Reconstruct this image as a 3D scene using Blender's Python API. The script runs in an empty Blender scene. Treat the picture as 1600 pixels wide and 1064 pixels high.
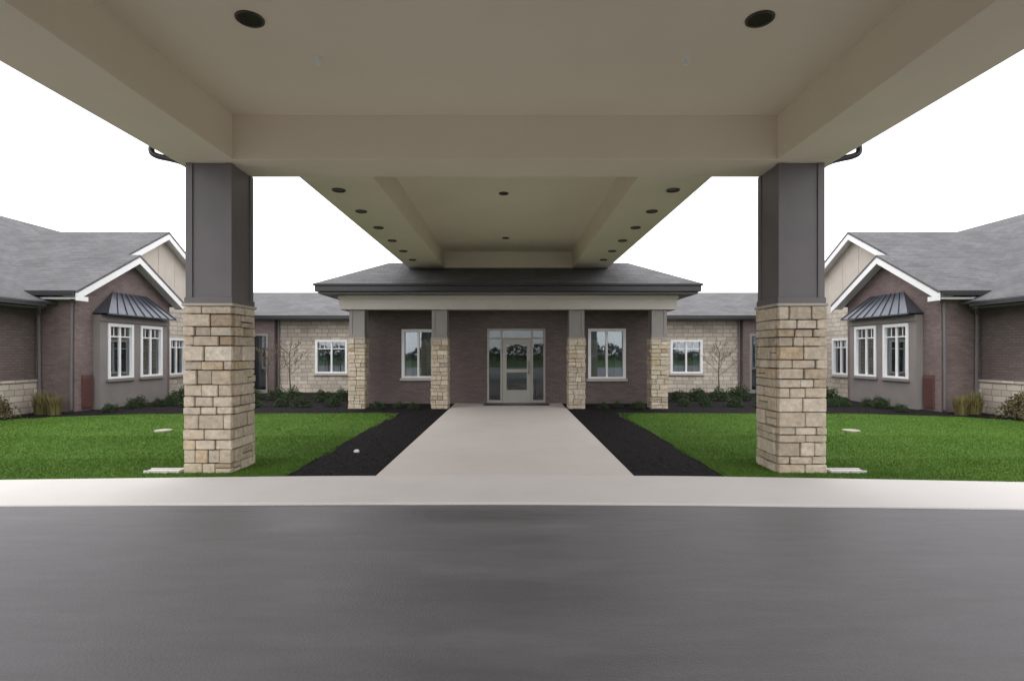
import bpy, bmesh, math, random
import numpy as np
from mathutils import Vector, Matrix
random.seed(11); rng = np.random.default_rng(7)
scene = bpy.context.scene
COL = scene.collection

# ---------------------------------------------------------------- materials
def new_mat(name):
    m = bpy.data.materials.new(name); m.use_nodes = True
    nt = m.node_tree
    return m, nt, nt.nodes["Principled BSDF"]

def N(nt, t, **kw):
    n = nt.nodes.new(t)
    for k, v in kw.items(): setattr(n, k, v)
    return n

def math_n(nt, op, a, b=None):
    n = N(nt, "ShaderNodeMath", operation=op)
    for i, v in enumerate((a, b)):
        if v is None: continue
        if isinstance(v, (int, float)): n.inputs[i].default_value = v
        else: nt.links.new(v, n.inputs[i])
    return n.outputs[0]

def mixc(nt, fac, a, b, blend="MIX"):
    n = N(nt, "ShaderNodeMix", data_type="RGBA", blend_type=blend)
    if isinstance(fac, (int, float)): n.inputs[0].default_value = fac
    else: nt.links.new(fac, n.inputs[0])
    for i, v in ((6, a), (7, b)):
        if isinstance(v, tuple): n.inputs[i].default_value = (v[0], v[1], v[2], 1)
        else: nt.links.new(v, n.inputs[i])
    return n.outputs[2]

def noise(nt, scale, detail=4, vec=None, rough=.55):
    n = N(nt, "ShaderNodeTexNoise"); n.inputs["Scale"].default_value = scale
    n.inputs["Detail"].default_value = detail; n.inputs["Roughness"].default_value = rough
    if vec is None:
        g = N(nt, "ShaderNodeNewGeometry"); vec = g.outputs["Position"]
    nt.links.new(vec, n.inputs["Vector"])
    return n.outputs["Fac"]

def ramp(nt, fac, stops):
    r = N(nt, "ShaderNodeValToRGB")
    nt.links.new(fac, r.inputs[0])
    el = r.color_ramp.elements
    while len(el) < len(stops): el.new(.5)
    for e, (p, c) in zip(el, stops):
        e.position = p; e.color = (c[0], c[1], c[2], 1)
    return r.outputs[0]

def bump(nt, b, h, strength, dist=.01):
    n = N(nt, "ShaderNodeBump"); n.inputs["Strength"].default_value = strength
    n.inputs["Distance"].default_value = dist
    nt.links.new(h, n.inputs["Height"]); nt.links.new(n.outputs[0], b.inputs["Normal"])

def sc(c, k): return tuple(min(1, v * k) for v in c)

def plain(name, base, rough=.6, var=.12, vscale=1.5, bstr=.15, bscale=60, metallic=0, spec=.5):
    m, nt, b = new_mat(name)
    f = noise(nt, vscale, 6)
    f = ramp(nt, f, [(.3, (0, 0, 0)), (.7, (1, 1, 1))])
    c = mixc(nt, f, sc(base, 1 - var), sc(base, 1 + var))
    nt.links.new(c, b.inputs["Base Color"])
    b.inputs["Roughness"].default_value = rough; b.inputs["Metallic"].default_value = metallic
    b.inputs["Specular IOR Level"].default_value = spec
    if bstr: bump(nt, b, noise(nt, bscale, 5), bstr, .004)
    return m

def wall_vec(nt, zscale=1.0):
    g = N(nt, "ShaderNodeNewGeometry")
    p = N(nt, "ShaderNodeSeparateXYZ"); nt.links.new(g.outputs["Position"], p.inputs[0])
    n = N(nt, "ShaderNodeSeparateXYZ"); nt.links.new(g.outputs["True Normal"], n.inputs[0])
    ax = math_n(nt, "ABSOLUTE", n.outputs[0]); ay = math_n(nt, "ABSOLUTE", n.outputs[1])
    isx = math_n(nt, "GREATER_THAN", ax, ay)
    notx = math_n(nt, "SUBTRACT", 1.0, isx)
    u = math_n(nt, "ADD", math_n(nt, "MULTIPLY", p.outputs[1], isx), math_n(nt, "MULTIPLY", p.outputs[0], notx))
    v = math_n(nt, "MULTIPLY", p.outputs[2], zscale)
    c = N(nt, "ShaderNodeCombineXYZ"); nt.links.new(u, c.inputs[0]); nt.links.new(v, c.inputs[1])
    return c.outputs[0]

def brickmat(name, c1, c2, mortar, bw, rh, ms, rough=.85, offset=.5, var=.25, vscale=.8, bstr=.6, warp=0.0, zscale=1, squash=1.0, smooth=.1):
    m, nt, b = new_mat(name)
    vec = wall_vec(nt, zscale)
    if warp:
        nn = N(nt, "ShaderNodeTexNoise"); nn.inputs["Scale"].default_value = 2.3; nt.links.new(vec, nn.inputs["Vector"])
        sub = N(nt, "ShaderNodeVectorMath", operation="SUBTRACT"); nt.links.new(nn.outputs["Color"], sub.inputs[0]); sub.inputs[1].default_value = (.5, .5, .5)
        scl = N(nt, "ShaderNodeVectorMath", operation="SCALE"); nt.links.new(sub.outputs[0], scl.inputs[0]); scl.inputs["Scale"].default_value = warp
        add = N(nt, "ShaderNodeVectorMath", operation="ADD"); nt.links.new(vec, add.inputs[0]); nt.links.new(scl.outputs[0], add.inputs[1])
        vec = add.outputs[0]
    t = N(nt, "ShaderNodeTexBrick"); nt.links.new(vec, t.inputs["Vector"])
    t.offset = offset; t.squash = squash; t.squash_frequency = 3
    t.inputs["Scale"].default_value = 1; t.inputs["Brick Width"].default_value = bw
    t.inputs["Row Height"].default_value = rh; t.inputs["Mortar Size"].default_value = ms
    t.inputs["Mortar Smooth"].default_value = smooth
    t.inputs["Color1"].default_value = (*c1, 1); t.inputs["Color2"].default_value = (*c2, 1)
    t.inputs["Mortar"].default_value = (*mortar, 1)
    f = noise(nt, vscale, 6)
    k = ramp(nt, f, [(.3, (1 - var,) * 3), (.7, (1 + var,) * 3)])
    c = mixc(nt, 1.0, t.outputs["Color"], k, "MULTIPLY")
    f2 = noise(nt, 30, 3)
    k2 = ramp(nt, f2, [(.25, (.82,) * 3), (.75, (1.15,) * 3)])
    c = mixc(nt, 1.0, c, k2, "MULTIPLY")
    nt.links.new(c, b.inputs["Base Color"]); b.inputs["Roughness"].default_value = rough
    h = math_n(nt, "ADD", math_n(nt, "SUBTRACT", 1.0, t.outputs["Fac"]), math_n(nt, "MULTIPLY", f2, .5))
    bump(nt, b, h, bstr, .012)
    return m

def island_mat(name, stops, rough=.85, bstr=.5, bscale=25, var=.2, spec=.3):
    m, nt, b = new_mat(name)
    g = N(nt, "ShaderNodeNewGeometry")
    c = ramp(nt, g.outputs["Random Per Island"], stops)
    f = noise(nt, bscale, 7, rough=.65)
    k = ramp(nt, f, [(.3, (1 - var,) * 3), (.7, (1 + var,) * 3)])
    c = mixc(nt, 1.0, c, k, "MULTIPLY")
    nt.links.new(c, b.inputs["Base Color"]); b.inputs["Roughness"].default_value = rough
    b.inputs["Specular IOR Level"].default_value = spec
    if bstr: bump(nt, b, f, bstr, .015)
    return m

M = {}
M["soffit"] = plain("soffit_paint", (.80, .715, .58), .7, .035, .6, .12, 120)
M["beam"] = plain("beam_stucco", (.76, .675, .55), .75, .04, .8, .2, 140)
M["shaft"] = plain("taupe_paint", (.135, .125, .129), .5, .08, 2, .08, 40)
M["taupe"] = plain("taupe_panel", (.215, .198, .188), .6, .08, 2, .1, 40)
M["frieze"] = plain("frieze_paint", (.46, .42, .38), .6, .05, 2, .1, 40)
M["doorpaint"] = plain("grey_green_door_paint", (.36, .355, .315), .5, .05, 2, .05, 40)
M["lobby"] = plain("lobby_paint", (.40, .37, .33), .8, .15, 1, 0)
M["white"] = plain("white_paint", (.82, .82, .82), .45, .04, 3, .05, 40)
M["cream"] = plain("cream_siding", (.52, .47, .41), .7, .06, 3, .1, 40)
M["black"] = plain("dark_gutter", (.022, .021, .024), .35, .15, 3, .05, 40)
M["can"] = plain("bronze_trim", (.05, .035, .028), .4, .1, 8, 0)
M["candark"] = plain("lamp_inside", (.014, .010, .009), .3, .2, 8, 0)
M["metal"] = plain("seamed_metal", (.11, .12, .145), .28, .15, 4, .04, 30, metallic=.6)
M["brick"] = brickmat("brown_brick", (.160, .112, .107), (.210, .156, .148), (.152, .130, .125), .2, .068, .008, var=.15)
M["brickdark"] = brickmat("dark_taupe_brick", (.138, .106, .101), (.178, .142, .135), (.112, .095, .091), .2, .068, .008, var=.12)
M["stonewall"] = brickmat("pale_stone_wall", (.58, .53, .45), (.42, .37, .31), (.28, .25, .21), .40, .16, .012, offset=.37, var=.18, warp=.05, squash=.7)
M["shingle"] = brickmat("grey_shingles", (.100, .100, .106), (.132, .132, .138), (.055, .055, .058), .31, .068, .005, rough=.9, offset=.43, var=.2, vscale=1.2, bstr=.6, warp=.012)
M["ledge"] = island_mat("ledge_stone", [(0, (.34, .26, .17)), (.09, (.50, .425, .325)), (.3, (.43, .365, .28)), (.5, (.56, .485, .385)), (.68, (.38, .325, .255)), (.8, (.51, .445, .35)), (.90, (.47, .365, .24)), (.95, (.55, .48, .385)), (1, (.62, .555, .455))], bstr=.9, bscale=14, var=.26)
M["mortar"] = plain("mortar", (.085, .072, .06), .95, .2, 20, .4, 60)
M["cap"] = plain("cut_stone_cap", (.42, .38, .32), .8, .1, 6, .3, 50)
M["leaf"] = island_mat("shrub_leaf", [(0, (.012, .027, .009)), (.5, (.021, .045, .014)), (.85, (.038, .068, .020)), (1, (.08, .08, .03))], .6, 0)
M["dryleaf"] = island_mat("dry_shrub_leaf", [(0, (.05, .055, .02)), (.5, (.10, .09, .04)), (1, (.17, .13, .06))], .7, 0)
M["farleaf"] = island_mat("reflection_tree_leaf", [(0, (.06, .065, .045)), (.5, (.10, .10, .075)), (1, (.16, .15, .12))], .8, 0)
M["straw"] = island_mat("ornamental_grass_blade", [(0, (.10, .10, .03)), (.5, (.17, .15, .055)), (1, (.26, .22, .09))], .7, 0)
M["bark"] = plain("bark", (.11, .085, .065), .9, .3, 20, .5, 60)
M["twigleaf"] = island_mat("bud_leaf", [(0, (.10, .075, .05)), (.7, (.16, .11, .07)), (1, (.09, .11, .04))], .7, 0)
M["chip"] = island_mat("mulch_chip", [(0, (.006, .005, .005)), (.7, (.014, .012, .012)), (1, (.026, .022, .021))], .9, 0)
M["louver"] = plain("maroon_louver", (.12, .055, .05), .5, .1, 4, .05)
M["room"] = plain("room_interior", (.16, .155, .15), .9, .1, 2, 0)
M["curtain"] = plain("pale_curtain", (.50, .50, .48), .9, .06, 4, 0)

def grassmat():
    m, nt, b = new_mat("grass_blade")
    g = N(nt, "ShaderNodeNewGeometry")
    c = ramp(nt, g.outputs["Random Per Island"], [(0, (.068, .140, .018)), (.5, (.084, .172, .023)), (.9, (.105, .198, .030)), (1, (.17, .205, .065))])
    f = noise(nt, .55, 5, None, .6)
    c = mixc(nt, 1, c, ramp(nt, f, [(.3, (.78, .82, .76)), (.7, (1.18, 1.12, 1.1))]), "MULTIPLY")
    nt.links.new(c, b.inputs["Base Color"]); b.inputs["Roughness"].default_value = .6; b.inputs["Specular IOR Level"].default_value = .2
    return m
M["blade"] = grassmat()

def asphalt():
    m, nt, b = new_mat("asphalt")
    g = N(nt, "ShaderNodeNewGeometry")
    mp = N(nt, "ShaderNodeMapping"); mp.inputs["Scale"].default_value = (.35, 1.7, 1)
    nt.links.new(g.outputs["Position"], mp.inputs[0])
    big = noise(nt, .9, 8, mp.outputs[0], .6)
    c = ramp(nt, big, [(.28, (.093, .091, .096)), (.45, (.114, .111, .117)), (.58, (.134, .131, .137)), (.74, (.165, .161, .167))])
    mid = noise(nt, 5.0, 6, mp.outputs[0], .65)
    c = mixc(nt, 1, c, ramp(nt, mid, [(.3, (.9,) * 3), (.7, (1.1,) * 3)]), "MULTIPLY")
    fine = noise(nt, 130, 4)
    k = ramp(nt, fine, [(.3, (.84,) * 3), (.72, (1.18,) * 3)])
    c = mixc(nt, 1, c, k, "MULTIPLY")
    v = N(nt, "ShaderNodeTexVoronoi"); v.inputs["Scale"].default_value = 70
    nt.links.new(g.outputs["Position"], v.inputs["Vector"])
    nt.links.new(c, b.inputs["Base Color"])
    r = ramp(nt, big, [(.3, (.45,) * 3), (.7, (.7,) * 3)])
    nt.links.new(r, b.inputs["Roughness"])
    h = math_n(nt, "ADD", fine, v.outputs["Distance"])
    bump(nt, b, h, .28, .005)
    return m
M["asphalt"] = asphalt()

def concrete(name, base, lo=.94, hi=1.04):
    m, nt, b = new_mat(name)
    big = noise(nt, .7, 7, None, .65)
    c = ramp(nt, big, [(.3, sc(base, lo)), (.5, base), (.72, sc(base, hi))])
    fine = noise(nt, 90, 5)
    k = ramp(nt, fine, [(.3, (.93,) * 3), (.72, (1.06,) * 3)])
    c = mixc(nt, 1, c, k, "MULTIPLY")
    nt.links.new(c, b.inputs["Base Color"]); b.inputs["Roughness"].default_value = .8
    bump(nt, b, fine, .2, .003)
    return m
M["concrete"] = concrete("concrete_walk", (.585, .54, .505))
M["kerb"] = concrete("concrete_band", (.60, .578, .558))

def soil(name, stops, bs, scale):
    m, nt, b = new_mat(name)
    f = noise(nt, scale, 8, None, .7)
    nt.links.new(ramp(nt, f, stops), b.inputs["Base Color"]); b.inputs["Roughness"].default_value = .95
    b.inputs["Specular IOR Level"].default_value = .15
    bump(nt, b, noise(nt, 45, 6), bs, .03)
    return m
M["mulch"] = soil("black_mulch", [(.3, (.006, .005, .006)), (.7, (.018, .016, .016))], .9, 12)
M["lawn"] = soil("lawn_soil", [(.3, (.050, .11, .013)), (.7, (.075, .155, .022))], .5, 1.5)
M["ground"] = soil("far_ground", [(.3, (.04, .08, .02)), (.7, (.07, .11, .03))], .3, .3)

def glass(name, tint, ior, k):
    m = bpy.data.materials.new(name); m.use_nodes = True; nt = m.node_tree
    nt.nodes.remove(nt.nodes["Principled BSDF"]); out = nt.nodes["Material Output"]
    tr = N(nt, "ShaderNodeBsdfTransparent"); tr.inputs[0].default_value = (*tint, 1)
    gl = N(nt, "ShaderNodeBsdfGlossy"); gl.inputs["Roughness"].default_value = .02; gl.inputs["Color"].default_value = (.90, .96, 1, 1)
    fr = N(nt, "ShaderNodeFresnel"); fr.inputs["IOR"].default_value = ior
    f = math_n(nt, "MULTIPLY", fr.outputs[0], k)
    mx = N(nt, "ShaderNodeMixShader"); nt.links.new(f, mx.inputs[0]); nt.links.new(tr.outputs[0], mx.inputs[1]); nt.links.new(gl.outputs[0], mx.inputs[2])
    nt.links.new(mx.outputs[0], out.inputs[0])
    return m
M["glass"] = glass("window_glass", (.66, .72, .74), 1.6, 2.6)
M["doorglass"] = glass("door_glass", (.72, .76, .76), 1.5, 1.5)

# ---------------------------------------------------------------- mesh builder
class MB:
    def __init__(s, sx=1): s.v = []; s.f = []; s.m = []; s.sx = sx
    def add(s, vs, fs, m=0):
        o = len(s.v); s.v += [(x * s.sx, y, z) for x, y, z in vs]
        s.f += [tuple(i + o for i in f) for f in fs]; s.m += [m] * len(fs)
    def box(s, x0, x1, y0, y1, z0, z1, m=0):
        s.add([(x0, y0, z0), (x1, y0, z0), (x1, y1, z0), (x0, y1, z0), (x0, y0, z1), (x1, y0, z1), (x1, y1, z1), (x0, y1, z1)],
              [(0, 3, 2, 1), (4, 5, 6, 7), (0, 1, 5, 4), (1, 2, 6, 5), (2, 3, 7, 6), (3, 0, 4, 7)], m)
    def prism(s, pts, vec, m=0):
        n = len(pts); vx, vy, vz = vec
        vs = list(pts) + [(x + vx, y + vy, z + vz) for x, y, z in pts]
        fs = [tuple(range(n)), tuple(range(2 * n - 1, n - 1, -1))] + [(i, (i + 1) % n, n + (i + 1) % n, n + i) for i in range(n)]
        s.add(vs, fs, m)
    def tube(s, pts, rads, n=10, m=0):
        pts = [Vector(p) for p in pts]
        if not isinstance(rads, (list, tuple)): rads = [rads] * len(pts)
        vs = []; u = None
        for i, p in enumerate(pts):
            a = pts[max(i - 1, 0)]; b = pts[min(i + 1, len(pts) - 1)]
            t = (b - a).normalized()
            if u is None:
                r = Vector((0, 0, 1)) if abs(t.z) < .9 else Vector((1, 0, 0)); u = t.cross(r).normalized()
            else: u = (u - t * u.dot(t)).normalized()
            w = t.cross(u)
            for k in range(n):
                an = 2 * math.pi * k / n
                vs.append(tuple(p + (u * math.cos(an) + w * math.sin(an)) * rads[i]))
        fs = [(i * n + k, i * n + (k + 1) % n, (i + 1) * n + (k + 1) % n, (i + 1) * n + k) for i in range(len(pts) - 1) for k in range(n)]
        fs += [tuple(range(n - 1, -1, -1)), tuple((len(pts) - 1) * n + k for k in range(n))]
        s.add(vs, fs, m)

def spline(pts, k=6):
    P = [Vector(p) for p in pts]; P = [P[0]] + P + [P[-1]]; out = []
    for i in range(1, len(P) - 2):
        for j in range(k):
            t = j / k; a, b, c, d = P[i - 1:i + 3]
            out.append(.5 * ((2 * b) + (c - a) * t + (2 * a - 5 * b + 4 * c - d) * t * t + (3 * b - a - 3 * c + d) * t ** 3))
    out.append(P[-2]); return out

WLOC = {}
def setparent(o, p):
    if p is not None:
        o.parent = p
        o.matrix_parent_inverse = Matrix.Translation(-WLOC[p.name])

def make(name, mb, mats, parent=None, bevel=0, smooth=False, label=None, recalc=True):
    vs = np.array(mb.v, dtype=float)
    c = (vs.min(0) + vs.max(0)) / 2; c[2] = vs[:, 2].min()
    me = bpy.data.meshes.new(name)
    me.from_pydata([tuple(p) for p in (vs - c)], [], mb.f)
    if isinstance(mats, str): mats = [mats]
    for k in mats: me.materials.append(M[k])
    me.polygons.foreach_set("material_index", mb.m)
    if recalc or bevel:
        bm = bmesh.new(); bm.from_mesh(me)
        bmesh.ops.recalc_face_normals(bm, faces=bm.faces)
        if bevel:
            bmesh.ops.bevel(bm, geom=list(bm.edges), offset=bevel, segments=1, affect='EDGES', clamp_overlap=True)
        bm.to_mesh(me); bm.free()
    if smooth: me.polygons.foreach_set("use_smooth", [True] * len(me.polygons))
    me.update()
    o = bpy.data.objects.new(name, me); COL.objects.link(o)
    o.location = Vector(c); WLOC[o.name] = Vector(c)
    setparent(o, parent)
    if label: o["label"] = label
    return o

def empty(name, loc, parent=None, label=None, category=None):
    o = bpy.data.objects.new(name, None); COL.objects.link(o)
    o.empty_display_size = .3; o.location = Vector(loc); WLOC[o.name] = Vector(loc)
    setparent(o, parent)
    if label: o["label"] = label
    if category: o["category"] = category
    return o

def tag(o, label, category, group=None):
    o["label"] = label; o["category"] = category
    if group: o["group"] = group
    return o

def copy_tree(o, dx=0, dy=0, parent=None):
    c = o.copy(); COL.objects.link(c)
    d = Vector((dx, dy, 0))
    WLOC[c.name] = WLOC[o.name] + d
    if parent is not None:
        c.parent = parent; c.matrix_parent_inverse = Matrix.Translation(-WLOC[parent.name])
    c.location = WLOC[c.name]
    for ch in o.children:
        copy_tree(ch, dx, dy, c)
    return c

# ---------------------------------------------------------------- generic parts
def wall_open(mb, axis, p0, p1, u0, u1, z0, z1, ops, m=0):
    def bx(a, b, c, d):
        if b - a < 1e-4 or d - c < 1e-4: return
        if axis == 'y': mb.box(a, b, p0, p1, c, d, m)
        else: mb.box(p0, p1, a, b, c, d, m)
    cur = u0
    for ua, ub, za, zb in sorted(ops):
        bx(cur, ua, z0, z1); bx(ua, ub, z0, za); bx(ua, ub, zb, z1); cur = ub
    bx(cur, u1, z0, z1)

def window(parent, axis, plane, out, u0, u1, z0, z1, sx=1, inset=.06, transom=.24, mull=1, grid=True, sill="frieze", frame="white", curtain=True, depth=.22):
    if axis == 'y': loc = ((u0 + u1) / 2 * sx, plane, z0)
    else: loc = (plane * sx, (u0 + u1) / 2, z0)
    e = empty("window", loc, parent)
    def bx(mb, a, b, d0, d1, c, d, m=0):
        q0, q1 = sorted((plane + out * d0, plane + out * d1))
        if axis == 'y': mb.box(a, b, q0, q1, c, d, m)
        else: mb.box(q0, q1, a, b, c, d, m)
    f = MB(sx); w = .06
    fo = .03
    # jambs / head inside the reveal, plus a flat casing on the wall face with square corners
    bx(f, u0 + .002, u0 + w, -inset - .03, fo, z0 + .002, z1 - .002); bx(f, u1 - w, u1 - .002, -inset - .03, fo, z0 + .002, z1 - .002)
    bx(f, u0 + w, u1 - w, -inset - .03, fo, z1 - w, z1 - .002); bx(f, u0 + w, u1 - w, -inset - .03, fo, z0 + .002, z0 + w)
    bx(f, u0 - .03, u0 + .001, .001, fo, z0, z1 + .03); bx(f, u1 - .001, u1 + .03, .001, fo, z0, z1 + .03)
    bx(f, u0 + .001, u1 - .001, .001, fo, z1 - .001, z1 + .03)
    zt = z1 - (z1 - z0) * transom
    us = [u0 + (u1 - u0) * (i + 1) / (mull + 1) for i in range(mull)]
    for u in us: bx(f, u - .032, u + .032, -inset - .025, -.015, z0 + w, z1 - w)
    if grid:
        edges = [u0 + w] + us + [u1 - w]
        for i in range(len(edges) - 1):
            a = edges[i] + (.033 if i else 0); b = edges[i + 1] - (.033 if i < len(edges) - 2 else 0)
            bx(f, a, b, -inset + .002, -.03, zt - .018, zt + .018)
            mm = (a + b) / 2
            bx(f, mm - .012, mm + .012, -inset + .002, -.035, zt + .019, z1 - w)
    make("frame", f, frame, e)
    g = MB(sx); bx(g, u0 + w, u1 - w, -inset - .006, -inset, z0 + w, z1 - w); make("glass", g, "glass", e)
    bk = MB(sx)
    bx(bk, u0 - .0, u1 + .0, -depth - .02, -depth, z0, z1); make("room_backing", bk, "room", e)
    if curtain:
        nseg = 10
        for (a, b) in ((u0 + .05, u0 + .05 + (u1 - u0) * .2), (u1 - .05 - (u1 - u0) * .2, u1 - .05)):
            c = MB(sx); vs = []
            for i in range(nseg * 3 + 1):
                u = a + (b - a) * i / (nseg * 3); dd = plane + out * (-.14 + .018 * math.sin(i * 1.05))
                for z in (z0 + .02, z1 - .02): vs.append((u, dd, z) if axis == 'y' else (dd, u, z))
            c.add(vs, [(2 * i, 2 * i + 2, 2 * i + 3, 2 * i + 1) for i in range(nseg * 3)])
            make("curtain", c, "curtain", e, smooth=True, recalc=False)
    s = MB(sx); bx(s, u0 - .08, u1 + .08, -.02, .07, z0 - .08, z0 - .002); make("sill", s, sill, e)
    return e

def stone_pier(name, cx, cy, w, z0, z1, parent, rh=(.085, .19), bl=(.14, .36), depth=.05, g=.010, bev=.007, split=.15, prot=.024):
    mb = MB(); h = w / 2
    mb.box(cx - h + depth, cx + h - depth, cy - h + depth, cy + h - depth, z0, z1 - .002, 1)
    z = z0
    while z < z1 - .02:
        r = random.uniform(*rh)
        if z1 - (z + r) < rh[0]: r = z1 - z
        for side in range(4):
            corner_first = (side % 2 == 0)
            L = w if corner_first else w - 2 * depth
            a = -L / 2; end = L / 2
            while a < end - 1e-4:
                l = random.uniform(*bl)
                if end - (a + l) < bl[0] * .8: l = end - a
                rows = [(z, z + r)]
                if r > .14 and random.random() < split:
                    k = random.uniform(.38, .62); rows = [(z, z + r * k), (z + r * k, z + r)]
                for za, zb in rows:
                    p = random.uniform(0, prot)
                    x0, x1 = a + g / 2, a + l - g / 2
                    d0, d1 = h - depth + .001, h + p
                    zz0, zz1 = za + g / 2 + random.uniform(-.003, .003), zb - g / 2 + random.uniform(-.003, .003)
                    if side == 0: mb.box(cx + x0, cx + x1, cy - d1, cy - d0, zz0, zz1)
                    elif side == 2: mb.box(cx + x0, cx + x1, cy + d0, cy + d1, zz0, zz1)
                    elif side == 1: mb.box(cx + d0, cx + d1, cy + x0, cy + x1, zz0, zz1)
                    else: mb.box(cx - d1, cx - d0, cy + x0, cy + x1, zz0, zz1)
                a += l
        z += r
    return make(name, mb, ["ledge", "mortar"], parent, bevel=bev)

def shaft(cx, cy, w, z0, z1, parent, mat="shaft"):
    mb = MB(); h = w / 2; t = .09; i = .018
    mb.box(cx - h + i, cx + h - i, cy - h + i, cy + h - i, z0, z1)
    for sx in (-1, 1):
        for sy in (-1, 1):
            xa, xb = sorted((cx + sx * h, cx + sx * (h - t))); ya, yb = sorted((cy + sy * h, cy + sy * (h - t)))
            mb.box(xa, xb, ya, yb, z0 + .08, z1 - .003)
    mb.box(cx - h - .012, cx + h + .012, cy - h - .012, cy + h + .012, z0 + .001, z0 + .079)
    return make("shaft", mb, mat, parent, bevel=.003)

# ================================================================= ground
def sheet(name, polys, z, mat, thick=0):
    mb = MB()
    for p in polys:
        if thick: mb.prism([(x, y, z - thick) for x, y in p], (0, 0, thick))
        else: mb.add([(x, y, z) for x, y in p], [tuple(range(len(p)))])
    o = make(name, mb, mat, recalc=bool(thick), bevel=0)
    o["kind"] = "structure"; return o

sheet("ground", [[(-400, -400), (400, -400), (400, 600), (-400, 600)]], -.12, "ground")
sheet("road", [[(-60, -25), (60, -25), (60, 6.4), (-60, 6.4)]], -.025, "asphalt")

def near_edge(x):
    t = min(abs(x) / 6.6, 2.5)
    return 5.82 - (.10 if x < 0 else .27) * t ** 1.5
def far_edge(x):
    t = min(max(abs(x) - 2, 0) / 4.6, 2.5)
    return 7.08 - (.24 if x < 0 else .36) * t ** 1.2
mb = MB()
vs = []; fs = []
xs = [-30 + i * .5 for i in range(121)]
for x in xs:
    vs += [(x, near_edge(x) + .012, 0), (x, far_edge(x), 0), (x, near_edge(x), -.012), (x, near_edge(x), -.15), (x, far_edge(x), -.15)]
for i in range(120):
    a = i * 5; b = a + 5
    fs += [(a, b, b + 1, a + 1), (a + 2, b + 2, b, a), (a + 3, b + 3, b + 2, a + 2), (a + 1, b + 1, b + 4, a + 4)]
mb.add(vs, fs)
o = make("pavement", mb, "kerb"); o["kind"] = "structure"
mb = MB(); y = 7.083
while y < 17.1:
    y1 = min(y + 1.83, 17.2)
    mb.box(-1.68, 1.68, y + .003, y1 - .003, -.15, .003); y = y1
o = make("path", mb, "concrete", bevel=.003); o["kind"] = "structure"

for s in (-1, 1):
    pts_near = [(s * x, far_edge(s * x) + .003) for x in (2.85, 4, 5, 6, 7, 8, 10, 12, 16)]
    poly = pts_near + [(s * 16, 12.2), (s * 12.1, 12.3), (s * 11.4, 13.6), (s * 9.5, 14.2), (s * 6, 14.4), (s * 3.4, 14.5), (s * 2.95, 13.5), (s * 2.9, 10)]
    sheet("lawn", [poly], -.004, "lawn")
    polyb = [(s * 1.685, 7.085), (s * 4, 7.0), (s * 9, 9), (s * 12.8, 9), (s * 13, 24), (s * 1.685, 24)]
    sheet("mulch_bed", [polyb], -.012, "mulch")

def inside_lawn(x, y):
    ax = np.abs(x)
    inner = 2.87 + .05 * np.sin(y * 1.3) + .03 * np.sin(y * 4.1)
    far = np.where(ax < 9.5, 14.45 - (ax - 3) * .035, 14.22 - (ax - 9.5) * .45)
    t = np.minimum(np.maximum(ax - 2, 0) / 4.6, 2.5)
    near = 7.085 - np.where(x < 0, .24, .36) * t ** 1.2 + .01
    ok = (ax > inner) & (y < far + .05 * np.sin(x * 3)) & (y > near) & (ax < 12.0 + np.maximum(0, 12.3 - y))
    ok &= ~((np.abs(ax - 3.98) < .36) & (y > 7.25) & (y < 7.98))
    ok &= ax < y * .97 + 1.2
    return ok
P = []
for (ya, yb, dens) in ((6.3, 8.2, 4400), (8.2, 10.5, 2200), (10.5, 14.6, 1000)):
    n = int(dens * (yb - ya) * 28)
    x = rng.uniform(-14, 14, n); yy = rng.uniform(ya, yb, n)
    k = inside_lawn(x, yy); P.append(np.stack([x[k], yy[k]], 1))
P = np.concatenate(P); n = len(P)
ang = rng.uniform(0, math.pi, n); h = rng.uniform(.012, .026, n) * (1 + .2 * np.sin(P[:, 0] * 2.1) * np.sin(P[:, 1] * 1.7))
wd = rng.uniform(.0028, .005, n) * (1 + (P[:, 1] - 6.5) * .12)
lean = rng.normal(0, .012, (n, 2))
V = np.zeros((n, 3, 3))
V[:, 0, 0] = P[:, 0] - np.cos(ang) * wd; V[:, 0, 1] = P[:, 1] - np.sin(ang) * wd
V[:, 1, 0] = P[:, 0] + np.cos(ang) * wd; V[:, 1, 1] = P[:, 1] + np.sin(ang) * wd
V[:, 2, 0] = P[:, 0] + lean[:, 0]; V[:, 2, 1] = P[:, 1] + lean[:, 1]; V[:, 2, 2] = h
V[:, :2, 2] = -.005
def raw_mesh(name, verts, nper, mat):
    nf = len(verts) // nper
    me = bpy.data.meshes.new(name)
    me.vertices.add(len(verts)); me.vertices.foreach_set("co", verts.astype(np.float32).ravel())
    me.loops.add(len(verts)); me.loops.foreach_set("vertex_index", np.arange(len(verts), dtype=np.int32))
    me.polygons.add(nf); me.polygons.foreach_set("loop_start", np.arange(0, len(verts), nper, dtype=np.int32))
    me.update(calc_edges=True); me.validate()
    me.materials.append(M[mat]); return me
o = bpy.data.objects.new("grass", raw_mesh("grass", V.reshape(-1, 3), 3, "blade")); COL.objects.link(o); o["kind"] = "stuff"

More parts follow.
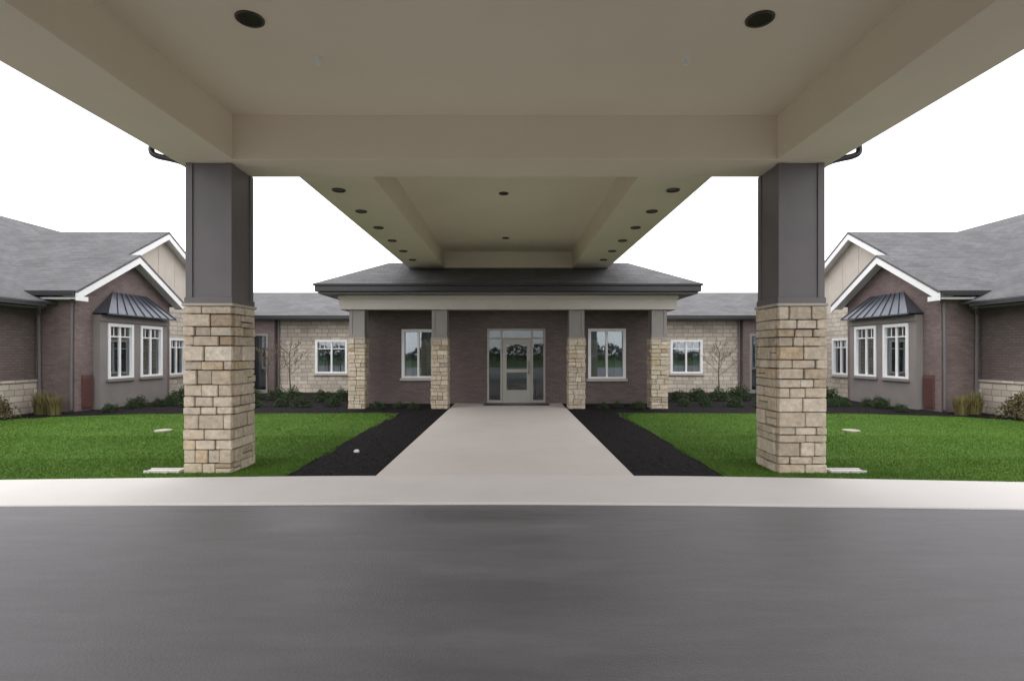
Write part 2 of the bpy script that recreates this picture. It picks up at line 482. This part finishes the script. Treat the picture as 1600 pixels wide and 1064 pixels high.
def chips(n):
    x = rng.uniform(1.72, 12.5, n * 3) * rng.choice([-1, 1], n * 3); y = rng.uniform(7.1, 17, n * 3)
    ax = np.abs(x)
    k = ((ax < 2.93) & (y < 14.6)) | ((y > 14.2) & (ax < 11.6)) | ((ax > 11.6) & (y > 13.2))
    k &= ~((y > 15.4) & (ax < 5)) | (ax > 1.8)
    x = x[k][:n]; y = y[k][:n]; n = len(x)
    Q = np.zeros((n, 4, 3)); a = rng.uniform(0, math.pi, n)
    l = rng.uniform(.008, .024, n); w = rng.uniform(.003, .009, n); z = rng.uniform(-.008, .010, n); t = rng.normal(0, .2, n)
    for i, (p, q) in enumerate(((-1, -1), (1, -1), (1, 1), (-1, 1))):
        Q[:, i, 0] = x + np.cos(a) * l * p - np.sin(a) * w * q
        Q[:, i, 1] = y + np.sin(a) * l * p + np.cos(a) * w * q
        Q[:, i, 2] = z + p * l * t
    return Q.reshape(-1, 3)
o = bpy.data.objects.new("mulch", raw_mesh("mulch", chips(50000), 4, "chip")); COL.objects.link(o); o["kind"] = "stuff"

# unseen tree line added behind the camera to shape reflections in the glass
nw = 9000
wx = rng.uniform(-110, 110, nw); hh = 2.6 + .7 * np.sin(wx * .13) + .5 * np.sin(wx * .41 + 1) + .4 * np.sin(wx * 1.3)
C = np.stack([wx, -75 + rng.normal(0, 2, nw), hh * rng.uniform(0, 1, nw) ** .8], 1)
a = rng.normal(size=(nw, 3)); a /= np.linalg.norm(a, axis=1)[:, None]; b = np.cross(a, rng.normal(size=(nw, 3))); b /= np.linalg.norm(b, axis=1)[:, None]
Q = np.zeros((nw, 4, 3)); l = rng.uniform(.25, .6, nw)[:, None]
Q[:, 0] = C - a * l; Q[:, 1] = C + b * l * .6; Q[:, 2] = C + a * l; Q[:, 3] = C - b * l * .6; Q[:, :, 2] = np.maximum(Q[:, :, 2], -.1)
o = bpy.data.objects.new("woodland", raw_mesh("woodland", Q.reshape(-1, 3), 4, "farleaf")); COL.objects.link(o); o["kind"] = "stuff"

# ================================================================= entrance canopy (drive-through)
can = empty("entrance_canopy", (0, 3, 0), label="wide beige drive-through canopy on two stone and taupe columns", category="canopy")
ZB, ZC = 4.15, 4.74
mb = MB(); mb.box(-3.6, 3.6, -2.3, 7.2, ZC, ZC + .08); make("ceiling", mb, "soffit", can)
for bx in ((-4.4, 4.4, 7.2, 7.91), (-4.4, 4.4, -3.0, -2.3), (-4.4, -3.6, -2.3, 7.2), (3.6, 4.4, -2.3, 7.2)):
    mb = MB(); mb.box(*bx, ZB, ZC + .08); make("beam", mb, "beam", can, bevel=.006)
mb = MB()
zt = 4.84
pk = [(-5, -3.6, zt), (5, -3.6, zt), (5, 8.3, zt), (-5, 8.3, zt), (0, 1.2, zt + 1.6), (0, 3.5, zt + 1.6)]
mb.add(pk, [(0, 1, 4), (1, 2, 5, 4), (2, 3, 5), (3, 0, 4, 5), (3, 2, 1, 0)])
make("roof", mb, "shingle", can)
for s in (-1, 1):
    mb = MB(s); mb.box(4.86, 4.98, -3.6, 7.9, 4.56, 4.70); make("gutter", mb, "black", can, bevel=.01)
    mb = MB(s); mb.box(4.401, 4.86, -3.55, 8.28, 4.70, 4.73); make("eave_soffit", mb, "beam", can)
    mb = MB(s)
    mb.tube(spline([(4.90, 7.60, 4.60), (4.93, 7.60, 4.50), (4.945, 7.60, 4.43), (4.92, 7.60, 4.375), (4.84, 7.61, 4.34), (4.71, 7.62, 4.315), (4.56, 7.62, 4.275), (4.44, 7.62, 4.21), (4.36, 7.62, 4.13), (4.325, 7.62, 4.04)]), .040, 14)
    make("downspout", mb, "black", can, smooth=True)
def main_col(cx):
    cy = 7.61
    c = empty("column", (cx, cy, 0), can)
    stone_pier("stone_base", cx, cy, .65, -.03, 2.22, c, rh=(.10, .21), bl=(.13, .36), depth=.06, g=.012, bev=.009, split=.22, prot=.034)
    mb = MB(); mb.box(cx - .345, cx + .345, cy - .345, cy + .345, 2.222, 2.262); make("stone_cap", mb, "cap", c, bevel=.006)
    shaft(cx, cy, .62, 2.262, 4.147, c)
main_col(-3.98); main_col(3.98)

def can_light(parent, x, y, z, r=.13):
    mb = MB(); n = 28
    prof = [(r, 0), (r, -.012), (r * .93, -.018), (r * .84, -.012), (r * .82, -.004)]
    vs = []; fs = []
    for (rr, dz) in prof:
        for k in range(n):
            a = 2 * math.pi * k / n; vs.append((x + rr * math.cos(a), y + rr * math.sin(a), z + dz))
    for i in range(len(prof) - 1):
        for k in range(n): fs.append((i * n + k, i * n + (k + 1) % n, (i + 1) * n + (k + 1) % n, (i + 1) * n + k))
    mb.add(vs, fs, 0)
    mb.add([(x + r * .83 * math.cos(2 * math.pi * k / n), y + r * .83 * math.sin(2 * math.pi * k / n), z - .004) for k in range(n)], [tuple(range(n))], 1)
    return make("recessed_light", mb, ["can", "candark"], parent, smooth=False, recalc=False)
L0 = can_light(can, -2.38, 5.12, ZC)
for (x, y) in ((2.42, 5.12), (-2.38, 1.5), (2.42, 1.5)):
    copy_tree(L0, x + 2.38, y - 5.12, can)
def sprinkler(x, y, z, par):
    mb = MB(); mb.tube([(x, y, z), (x, y, z - .012)], .04, 16); mb.tube([(x, y, z - .012), (x, y, z - .07)], .016, 10); mb.tube([(x, y, z - .07), (x, y, z - .078)], .028, 14)
    return make("sprinkler_head", mb, "white", par)
s0 = sprinkler(-1.98, 5.79, ZC, can); copy_tree(s0, 3.92, 0, can)

# ================================================================= covered walkway
cw = empty("covered_walkway", (0, 12, 0), label="beige covered walkway roof joining canopy and entrance porch", category="covered walkway")
XI = 1.93
mb = MB(); mb.box(-XI, XI, 7.912, 16.7, 4.66, 4.76); make("ceiling", mb, "soffit", cw)
for s in (-1, 1):
    mb = MB(s); mb.box(XI, 3.0, 7.912, 16.9, 4.15, 4.76); make("beam", mb, "beam", cw, bevel=.005)
mb = MB(); mb.box(-XI + .002, XI - .002, 16.5, 16.7, 4.12, 4.658); mb.box(-XI + .004, XI - .004, 16.44, 16.498, 4.12, 4.2)
make("end_panel", mb, "beam", cw)
mb = MB()
for s in (-1, 1):
    mb.prism([(0, 7.95, 5.45), (s * 3.35, 7.95, 4.77), (s * 3.35, 16.9, 4.77), (0, 16.9, 5.45)], (0, 0, .08))
make("roof", mb, "shingle", cw)
lw = can_light(cw, -2.62, 8.53, 4.15, .105)
for i in range(6):
    for x in (-2.62, 2.62):
        if i == 0 and x < 0: continue
        copy_tree(lw, x + 2.62, i * 1.28, cw)
lc = can_light(cw, -.06, 10.45, 4.66, .095); copy_tree(lc, 0, 4.05, cw)

# ================================================================= entrance porch building
eb = empty("entrance_building", (0, 17.2, 0), label="low entrance building with hipped porch roof and glazed door", category="building")
mb = MB()
WL = (-3.34, -2.36); WR = (2.55, 3.68)
ops = [(*WL, .80, 2.31), (-.67, 1.17, -.01, 2.36), (*WR, .78, 2.33)]
wall_open(mb, 'y', 17.2, 17.5, -4.6, 4.6, -.05, 3.24, ops)
make("wall", mb, "brickdark", eb)
for s in (-1, 1):
    mb = MB(s); mb.box(4.35, 4.6, 17.502, 21.99, -.05, 3.24); make("side_wall", mb, "stonewall", eb)
mb = MB(); mb.box(-4.7, 4.7, 18.3, 22.3, 3.242, 3.34); make("flat_roof", mb, "shingle", eb)
window(eb, 'y', 17.2, -1, *WL, .80, 2.31, transom=.2, mull=1, depth=.27, grid=False)
window(eb, 'y', 17.2, -1, *WR, .78, 2.33, transom=.2, mull=1, depth=.27, grid=False)
mb = MB()
mb.box(-1.6, 2.1, 20.5, 20.6, -.02, 2.9); mb.box(-1.7, -1.6, 17.51, 20.6, -.02, 2.9); mb.box(2.1, 2.2, 17.51, 20.6, -.02, 2.9); mb.box(-1.6, 2.1, 17.51, 20.5, 2.7, 2.8); mb.box(-1.6, 2.1, 17.51, 20.5, -.02, .004)
mb.box(-.3, .9, 20.44, 20.498, .9, 2.0, 1)
make("lobby", mb, ["lobby", "curtain"], eb)
mb = MB()
mb.box(.0, .95, 18.1, 18.5, .66, .70)
for xa in (.03, .87):
    for yy in (18.13, 18.42): mb.box(xa, xa + .05, yy, yy + .05, .005, .66)
mb.box(.02, .93, 18.46, 18.49, .45, .655)
make("lobby_table", mb, "bark", eb)
mb = MB()
mb.box(-4.85, 4.85, 15.62, 15.92, 2.84, 3.25)
mb.box(-4.85, -4.55, 15.922, 17.19, 2.84, 3.25); mb.box(4.55, 4.85, 15.922, 17.19, 2.84, 3.25)
mb.box(-4.88, 4.88, 15.585, 15.618, 3.13, 3.25)
make("frieze", mb, "frieze", eb, bevel=.004)
mb = MB(); mb.box(-4.54, 4.54, 15.925, 17.195, 2.93, 2.97); make("porch_ceiling", mb, "frieze", eb)
mb = MB(); mb.box(-5.33, 5.33, 15.28, 18.5, 3.255, 3.30); make("eave_soffit", mb, "shaft", eb)
mb = MB()
mb.box(-5.40, 5.40, 15.18, 15.27, 3.31, 3.47); mb.box(-5.44, 5.44, 15.14, 15.27, 3.472, 3.53)
for s in (-1, 1):
    a, b = sorted((s * 5.40, s * 5.31)); mb.box(a, b, 15.272, 18.6, 3.31, 3.47)
    a, b = sorted((s * 5.44, s * 5.31)); mb.box(a, b, 15.272, 18.6, 3.472, 3.53)
make("gutter", mb, "black", eb, bevel=.01)
mb = MB(); zr = 4.38
mb.add([(-5.42, 15.16, 3.53), (5.42, 15.16, 3.53), (5.42, 18.6, 3.53), (-5.42, 18.6, 3.53), (-3.7, 16.88, zr), (3.7, 16.88, zr)],
       [(0, 1, 5, 4), (1, 2, 5), (2, 3, 4, 5), (3, 0, 4), (3, 2, 1, 0)])
make("roof", mb, "shingle", eb)
def porch_col(cx):
    c = empty("column", (cx, 15.9, 0), eb)
    stone_pier("stone_base", cx, 15.9, .48, -.03, 1.99, c, rh=(.09, .16), bl=(.13, .30), depth=.04, g=.01, bev=.006)
    mb = MB(); mb.box(cx - .25, cx + .25, 15.65, 16.15, 1.992, 2.02); make("stone_cap", mb, "cap", c, bevel=.004)
    shaft(cx, 15.9, .44, 2.021, 2.838, c, "taupe")
for cx in (-4.36, -1.98, 1.98, 4.36): porch_col(cx)
ds = empty("entrance_door", (.25, 17.25, 0), eb)
mb = MB(); y0, y1 = 17.20 - .02, 17.34
for a, b in ((-.67, -.61), (-.25, -.19), (.72, .78), (1.11, 1.17)): mb.box(a, b, y0, y1, .0, 2.36)
for a, b in ((-.608, -.252), (.782, 1.108)):
    mb.box(a, b, y0, y1, 2.30, 2.36); mb.box(a, b, y0, y1, 2.03, 2.08); mb.box(a, b, y0, y1, 0, .10)
mb.box(-.188, .718, y0, y1, 2.30, 2.36); mb.box(-.188, .718, y0, y1, 2.03, 2.08)
make("frame", mb, "doorpaint", ds)
mb = MB()
for a, b in ((-.608, -.252), (.782, 1.108)):
    mb.box(a, b, 17.27, 17.28, .101, 2.029); mb.box(a, b, 17.27, 17.28, 2.081, 2.299)
mb.box(-.188, .718, 17.27, 17.28, 2.081, 2.299)
make("sidelight_glass", mb, "doorglass", ds)
mb = MB(); y0, y1 = 17.20, 17.25
mb.box(-.18, -.055, y0, y1, .01, 2.02); mb.box(.585, .71, y0, y1, .01, 2.02)
mb.box(-.053, .583, y0, y1, 1.86, 2.02); mb.box(-.053, .583, y0, y1, .98, 1.08); mb.box(-.053, .583, y0, y1, .01, .42)
make("door_leaf", mb, "doorpaint", ds)
mb = MB(); mb.box(-.054, .584, 17.22, 17.23, .421, .979); mb.box(-.054, .584, 17.22, 17.23, 1.081, 1.859); make("glass", mb, "doorglass", ds)
mb = MB(); mb.tube(spline([(.645, 17.2, .95), (.645, 17.14, .96), (.645, 17.14, 1.3), (.645, 17.2, 1.31)]), .012, 8); make("handle", mb, "metal", ds)
mb = MB(); mb.box(-.75, 1.25, 16.4, 17.17, .006, .02); o = make("door_mat", mb, "black", bevel=.004); tag(o, "thin black entrance mat on the concrete before the door", "door mat")

# ================================================================= rear wings
rb = empty("rear_building", (0, 24, 0), label="long low rear wing with pale stone walls and grey roof", category="building")
for s in (-1, 1):
    mb = MB(s); wall_open(mb, 'y', 22.0, 22.3, 4.6, 9.35, -.05, 3.0, [(6.56, 7.8, .77, 2.09)]); make("stone_wall", mb, "stonewall", rb)
    mb = MB(s); wall_open(mb, 'y', 21.7, 22.3, 9.352, 12.09, -.05, 3.0, [(9.62, 10.35, .02, 2.35)]); make("brick_wall", mb, "brickdark", rb)
    window(rb, 'y', 22.0, -1, 6.56, 7.8, .77, 2.09, sx=s, mull=1, transom=.25)
    window(rb, 'y', 21.7, -1, 9.62, 10.35, .06, 2.33, sx=s, mull=0, transom=.2, grid=False, frame="taupe", sill="taupe", curtain=False)
    mb = MB(s); mb.tube([(9.28, 21.92, 2.95), (9.28, 21.92, 0)], .045, 8); make("downspout", mb, "shaft", rb)
mb = MB()
mb.prism([(-13, 21.5, 3.02), (13, 21.5, 3.02), (13, 26, 4.41), (-13, 26, 4.41)], (0, 0, .06))
mb.prism([(-13, 26.001, 4.41), (13, 26.001, 4.41), (13, 30.5, 3.02), (-13, 30.5, 3.02)], (0, 0, .06))
make("roof", mb, "shingle", rb)
mb = MB(); mb.box(-12, 12, 21.38, 21.495, 2.93, 3.05); make("gutter", mb, "black", rb)
mb = MB(); mb.box(-12, 12, 21.5, 21.69, 2.9, 2.93); make("eave_soffit", mb, "shaft", rb)
mb = MB(); mb.box(-12, 12, 22.5, 29.9, -.05, 2.98); make("inner_wall", mb, "brickdark", rb)

# ================================================================= gabled side wings
def side_wing(s):
    w = empty("gabled_wing", (s * 13, 16.8, 0), label="brown brick wing with white-trimmed gables and bay window", category="building")
    mb = MB(s); mb.prism([(12.8, 8.6, -.05), (26.4, 8.6, -.05), (26.4, 8.6, 3.12), (19.6, 8.6, 6.72), (12.8, 8.6, 3.12)], (0, 16.8, 0)); make("brick_wall", mb, "brickdark", w)
    mb = MB(s)
    mb.prism([(12.2, 8, 2.89), (19.6, 8, 6.81), (19.6, 26, 6.81), (12.2, 26, 2.89)], (0, 0, .07))
    mb.prism([(19.601, 8, 6.81), (27, 8, 2.89), (27, 26, 2.89), (19.601, 26, 6.81)], (0, 0, .07))
    make("main_roof", mb, "shingle", w)
    mb = MB(s); mb.box(12.08, 12.197, 8, 14.26, 2.80, 2.93); make("gutter", mb, "black", w, bevel=.01)
    mb = MB(s); mb.box(11.42, 12.95, 14.27, 14.395, 3.10, 3.24); make("gutter", mb, "black", w, bevel=.01)
    mb = MB(s); mb.box(12.2, 12.79, 8, 14.3, 2.76, 2.79); make("eave_soffit", mb, "shaft", w)
    mb = MB(s); mb.box(12.70, 12.798, 8.6, 14.74, -.05, .82); mb.box(12.67, 12.799, 8.6, 14.74, .822, .88); make("stone_wainscot", mb, "stonewall", w)
    k = .56
    def zf(y): return 3.27 + (y - 14.4) * k
    mb = MB(s)
    zz = zf(14.75) - .12
    mb.prism([(11.75, 14.75, -.05), (11.75, 18.85, -.05), (11.75, 18.85, zz), (11.75, 16.8, zf(16.8) - .12), (11.75, 14.75, zz)], (.34, 0, 0))
    mb.box(12.091, 13.0, 14.75, 15.0, -.05, zz)
    make("gable_wall", mb, "brick", w)
    mb = MB(s); wall_open(mb, 'x', 12.1, 12.4, 18.852, 22.95, -.05, 3.1, [(19.4, 20.3, .8, 2.1)]); make("stone_wall", mb, "stonewall", w)
    mb = MB(s); mb.prism([(12.1, 15.2, 3.36), (12.1, 18.9, zf(18.9) - .14), (12.1, 22.95, 3.36), (12.1, 22.95, 3.102), (12.1, 15.2, 3.102)], (1.2, 0, 0))
    for i in range(5):
        y = 17.0 + i * .9; zt = (zf(y) if y < 18.9 else zf(37.8 - y)) - .2
        mb.box(12.09, 12.099, y, y + .03, 3.11, zt)
    make("upper_gable_wall", mb, "cream", w)
    mb = MB(s); t = .07
    def P3(x, y): return (x, y, zf(y) - t)
    mb.prism([P3(11.36, 14.36), P3(11.36, 16.8), P3(11.78, 16.8), P3(11.78, 18.9), P3(17.9, 18.9), P3(14.0, 14.36)], (0, 0, t))
    def R(x, y, yr): return (x, y, zf(yr) - (y - yr) * k - t)
    mb.prism([R(11.36, 16.801, 16.8), R(12.1, 16.801, 16.8), R(12.1, 19.2, 16.8), R(11.36, 19.2, 16.8)], (0, 0, t))
    mb.prism([R(11.78, 18.901, 18.9), R(17.9, 18.901, 18.9), R(17.9, 23.4, 18.9), R(11.78, 23.4, 18.9)], (0, 0, t))
    make("gable_roof", mb, "shingle", w)
    def rake(mb, x, ya, za, yb, zb, d=.2):
        mb.prism([(x, ya, za - t - .003), (x, yb, zb - t - .003), (x, yb, zb - t - d), (x, ya, za - t - d)], (.045, 0, 0))
        mb.prism([(x + .046, ya, za - t - .06), (x + .046, yb, zb - t - .06), (x + .046, yb, zb - t - .09), (x + .046, ya, za - t - .09)], (.335, 0, 0))
    mb = MB(s)
    rake(mb, 11.37, 14.36, zf(14.36), 16.8, zf(16.8)); rake(mb, 11.37, 16.801, zf(16.8) - .0005, 19.2, zf(16.8) - 2.4 * k)
    rake(mb, 11.79, 16.6, zf(16.6), 18.9, zf(18.9)); rake(mb, 11.79, 18.901, zf(18.9), 23.4, zf(18.9) - 4.5 * k)
    mb.box(11.40, 12.95, 14.40, 14.745, 3.02, 3.07); mb.box(11.372, 11.41, 14.38, 14.745, 2.98, 3.10)
    make("white_trim", mb, "white", w)
    b = empty("bay_window", (s * 11.5, 16.8, 0), w)
    mb = MB(s); W = [(15.72, 16.72, .84, 2.42), (17.1, 18.1, .84, 2.42)]
    wall_open(mb, 'x', 11.55, 11.748, 15.4, 18.4, -.05, 2.68, W)
    mb.box(11.515, 11.55, 15.38, 18.42, 2.50, 2.68)
    make("bay_wall", mb, "taupe", b)
    for (a, c, d, e2) in W: window(b, 'x', 11.55, -1, a, c, d, e2, sx=s, transom=.22, mull=1, sill="taupe", inset=.05, depth=.175)
    mb = MB(s)
    ya0, ya1, yb0, yb1 = 15.35, 18.45, 16.15, 17.6
    A = [(11.28, ya0, 2.72), (11.28, ya1, 2.72), (11.745, yb1, 3.40), (11.745, yb0, 3.40), (11.745, ya0, 2.72), (11.745, ya1, 2.72)]
    mb.add(A, [(0, 1, 2, 3), (0, 3, 4), (1, 5, 2), (0, 4, 5, 1), (4, 3, 2, 5)])
    nrib = 8
    for i in range(nrib + 1):
        f = i / nrib; ya = ya0 + (ya1 - ya0) * f; yb = yb0 + (yb1 - yb0) * f
        q = [(11.28, ya - .010, 2.72), (11.28, ya + .010, 2.72), (11.745, yb + .010, 3.40), (11.745, yb - .010, 3.40)]
        mb.prism([(x - .002, y, z + .002) for x, y, z in q], (-.018, 0, .014))
    mb.box(11.265, 11.30, ya0 - .02, ya1 + .02, 2.682, 2.72)
    make("metal_awning", mb, "metal", b)
    mb = MB(s); mb.box(11.71, 11.748, 14.98, 15.34, .06, .98)
    for i in range(12): mb.box(11.69, 11.71, 15.0, 15.32, .10 + i * .07, .13 + i * .07)
    make("louver_panel", mb, "louver", w)
    window(w, 'x', 12.1, -1, 19.4, 20.3, .8, 2.1, sx=s, mull=1)
    mb = MB(s); mb.tube(spline([(11.60, 14.45, 3.08), (11.64, 14.60, 2.95), (11.78, 14.69, 2.8), (11.80, 14.69, 0.05)]), .04, 8); make("downspout", mb, "shaft", w)
    mb = MB(s); mb.tube(spline([(12.15, 14.1, 2.8), (12.5, 14.5, 2.65), (12.64, 14.66, 2.45), (12.64, 14.69, 0.05)]), .04, 8); make("downspout", mb, "shaft", w)
    return w
side_wing(-1); side_wing(1)

# ================================================================= plants
def shrub_mesh(name, rx, ry, rz, n, leaf, seed, mat="leaf"):
    r = np.random.default_rng(seed)
    d = r.normal(size=(n, 3)); d /= np.linalg.norm(d, axis=1)[:, None]; d[:, 2] = np.abs(d[:, 2]) * 1.0 - .12
    lump = 1 + .2 * np.sin(d[:, 0] * 5 + seed) * np.cos(d[:, 1] * 4 + seed * 2) + .15 * np.sin(d[:, 2] * 7 + d[:, 0] * 6 + seed)
    rad = (r.uniform(.3, 1.1, n) ** .5) * lump
    C = d * rad[:, None] * np.array([rx, ry, rz]); C[:, 2] = np.maximum(C[:, 2] + .08, .01)
    a = r.normal(size=(n, 3)); a /= np.linalg.norm(a, axis=1)[:, None]
    b = np.cross(a, r.normal(size=(n, 3))); b /= np.linalg.norm(b, axis=1)[:, None]
    l = leaf * r.uniform(.6, 1.3, n)[:, None]; Q = np.zeros((n, 4, 3))
    Q[:, 0] = C - a * l; Q[:, 1] = C + b * l * .45; Q[:, 2] = C + a * l; Q[:, 3] = C - b * l * .45
    Q[:, :, 2] = np.maximum(Q[:, :, 2], 0)
    return raw_mesh(name, Q.reshape(-1, 3), 4, mat)
SM = [shrub_mesh("shrub", .30, .29, .36, 1300, .028, i) for i in range(4)]
DM = [shrub_mesh("dry_shrub", .36, .34, .42, 1300, .030, i + 10, "dryleaf") for i in range(2)]
def shrub(x, y, k, i, h=1.0, dry=False):
    o = bpy.data.objects.new("shrub", (DM[i % 2] if dry else SM[i % 4])); COL.objects.link(o)
    o.location = (x, y, -.01); o.scale = (k, k, k * h); o.rotation_euler[2] = random.uniform(0, 6)
    if dry: tag(o, "olive-brown twiggy shrub beside the brick wall", "shrub", "dry shrubs by the brick wings")
    else: tag(o, "low dark green leafy shrub in black mulch", "shrub", "low shrubs in the mulch beds")
i = 0
for s in (-1, 1):
    for j in range(9):
        shrub(s * (5.35 + j * .70 + random.uniform(-.12, .12)), 16.3 + random.uniform(-.3, .3), random.uniform(.65, .95), i, random.uniform(.7, .95)); i += 1
    for j in range(8):
        shrub(s * (5.6 + j * .74 + random.uniform(-.2, .2)), 18.2 + random.uniform(-.4, .4), random.uniform(.95, 1.3), i, .9); i += 1
    for j in range(5):
        shrub(s * (10.75 + random.uniform(-.2, .2)), 14.8 + j * .9 + random.uniform(-.15, .15), random.uniform(.5, .8), i, .85); i += 1
    for (x, y) in ((2.7, 15.5), (3.2, 15.9), (3.7, 15.45)):
        shrub(s * x, y, random.uniform(.5, .7), i, .8); i += 1
    shrub(s * 12.35, 13.05, 1.15, i, 1.25, True); i += 1
    shrub(s * 12.35, 12.35, 1.15, i, 1.25, True); i += 1
    shrub(s * 12.4, 11.7, 1.0, i, 1.1, True); i += 1

def tuft_mesh(n, rad, hh, seed):
    r = np.random.default_rng(seed); out = []
    for _ in range(n):
        a = r.uniform(0, 2 * math.pi); q = rad * math.sqrt(r.uniform(0, 1)) * .6
        bx, by = q * math.cos(a), q * math.sin(a); h = hh * r.uniform(.35, 1); sp = rad * r.uniform(-.1, .8)
        tx, ty = bx + sp * math.cos(a), by + sp * math.sin(a); w = .006
        px, py = -math.sin(a) * w, math.cos(a) * w
        mx, my = bx + (tx - bx) * .35, by + (ty - by) * .35
        out += [(bx - px, by - py, 0), (bx + px, by + py, 0), (mx + px, my + py, h * .7), (mx - px, my - py, h * .7)]
        out += [(mx - px, my - py, h * .7), (mx + px, my + py, h * .7), (tx + px * .2, ty + py * .2, h), (tx - px * .2, ty - py * .2, h)]
    return raw_mesh("ornamental_grass", np.array(out), 4, "straw")
TM = tuft_mesh(420, .30, .68, 3)
for s in (-1, 1):
    for (x, y, k) in ((11.75, 14.1, .8), (12.2, 14.25, .95)):
        o = bpy.data.objects.new("ornamental_grass", TM); COL.objects.link(o); o.location = (s * x, y, -.01); o.scale = (k, k, k); o.rotation_euler[2] = x * 7 * s
        tag(o, "straw-green ornamental grass clump beside the brick wall", "ornamental grass", "ornamental grasses by the brick wings")

def young_tree(x, y, H, seed):
    r = random.Random(seed); t = empty("young_tree", (x, y, 0), label="bare young tree with thin twigs in the bed", category="tree")
    trunk = MB(); crown = MB(); leaves = []
    p = Vector((x, y, -.03)); pts = [p.copy()]
    for i in range(6): p = p + Vector((r.uniform(-.02, .02), r.uniform(-.02, .02), H * .72 / 6)); pts.append(p.copy())
    trunk.tube(pts, [.032 - .0032 * i for i in range(7)], 8)
    def br(p, d, l, rad, dep):
        q = p + d * l * .5 + Vector((0, 0, l * .04)); e = q + (d + Vector((r.uniform(-.2, .2), r.uniform(-.2, .2), .15))).normalized() * l * .5
        (trunk if dep == 0 else crown).tube([p, q, e], [rad, rad * .75, rad * .45], 5)
        if dep < 3:
            for k in range(3):
                f = r.uniform(.3, 1); st = p.lerp(e, f)
                nd = (d + Vector((r.uniform(-.8, .8), r.uniform(-.8, .8), r.uniform(-.1, .7)))).normalized()
                br(st, nd, l * r.uniform(.5, .7), rad * .5, dep + 1)
        else:
            for k in range(3): leaves.append(p.lerp(e, r.uniform(.3, 1)))
    for i in range(9):
        st = pts[3].lerp(pts[-1], i / 8); a = i * 2.4
        br(st, Vector((math.cos(a), math.sin(a), r.uniform(.5, .9))).normalized(), H * .22 * (1.15 - i / 16), .010, 0)
    for c in leaves:
        u = Vector((r.gauss(0, 1), r.gauss(0, 1), r.gauss(0, 1))).normalized() * .014; v = u.orthogonal() * .6
        crown.add([tuple(c - u), tuple(c + v), tuple(c + u), tuple(c - v)], [(0, 1, 2, 3)], 1)
    make("trunk", trunk, "bark", t); make("crown", crown, ["bark", "twigleaf"], t, recalc=False)
young_tree(7.35, 19.0, 2.3, 4)
young_tree(-7.7, 19.2, 2.3, 9)
young_tree(-8.35, 18.9, 2.1, 12)

# ================================================================= small site objects
for s in (-1, 1):
    mb = MB(s)
    mb.box(4.34, 4.82, 7.24, 7.42, -.01, .018); mb.box(4.34, 4.82, 7.24, 7.26, .019, .032); mb.box(4.34, 4.82, 7.40, 7.42, .019, .032); mb.box(4.34, 4.36, 7.261, 7.399, .019, .032)
    o = make("splash_block", mb, "kerb", bevel=.004); tag(o, "pale concrete splash block at the foot of the column", "splash block", "splash blocks at the columns")
    mb = MB(s); mb.tube([(7.05, 11.15, -.02), (7.05, 11.15, .018)], .16, 24); mb.tube([(7.05, 11.15, .018), (7.05, 11.15, .024)], .12, 24)
    o = make("utility_cover", mb, "cap"); tag(o, "round pale utility cover set in the lawn", "utility cover", "utility covers in the lawn")
mb = MB(); mb.tube([(-2.42, 8.8, -.01), (-2.42, 8.8, .02)], .045, 14); mb.tube([(-2.42, 8.8, .02), (-2.42, 8.8, .032)], .03, 14)
o = make("cleanout_cap", mb, "white"); tag(o, "small white pipe cap poking out of black mulch", "pipe cap")

# ================================================================= sky, sun, camera
w = bpy.data.worlds.new("World"); scene.world = w; w.use_nodes = True; nt = w.node_tree
bg = nt.nodes["Background"]
sky = nt.nodes.new("ShaderNodeTexSky"); sky.sky_type = 'NISHITA'; sky.sun_disc = False
EL, AZ = math.radians(55), math.radians(200)
sky.sun_elevation = EL; sky.sun_rotation = AZ; sky.dust_density = 3; sky.air_density = 1
hs = nt.nodes.new("ShaderNodeHueSaturation"); hs.inputs["Saturation"].default_value = .25
nt.links.new(sky.outputs[0], hs.inputs["Color"])
mx = nt.nodes.new("ShaderNodeMix"); mx.data_type = 'RGBA'; mx.inputs[0].default_value = .8
nt.links.new(hs.outputs[0], mx.inputs[6]); mx.inputs[7].default_value = (17.2, 16.9, 17.2, 1)
nt.links.new(mx.outputs[2], bg.inputs["Color"]); bg.inputs["Strength"].default_value = .145
ld = bpy.data.lights.new("sun", 'SUN'); ld.energy = .7; ld.angle = math.radians(25); ld.color = (1, .97, .92)
sun = bpy.data.objects.new("sun", ld); COL.objects.link(sun)
dv = Vector((math.sin(AZ) * math.cos(EL), math.cos(AZ) * math.cos(EL), math.sin(EL)))
sun.rotation_euler = dv.to_track_quat('Z', 'Y').to_euler(); sun.location = (0, -10, 30)

cd = bpy.data.cameras.new("camera"); cam = bpy.data.objects.new("camera", cd); COL.objects.link(cam)
cam.location = (.075, 0, 1.6); cam.rotation_euler = (math.radians(90), 0, 0)
cd.sensor_width = 36; cd.lens = 19.125; cd.shift_x = .00125; cd.shift_y = .0119
cd.clip_end = 2000; cd.clip_start = .05
scene.camera = cam
scene.view_settings.view_transform = 'Standard'; scene.view_settings.look = 'None'
scene.view_settings.exposure = 0; scene.view_settings.gamma = 1
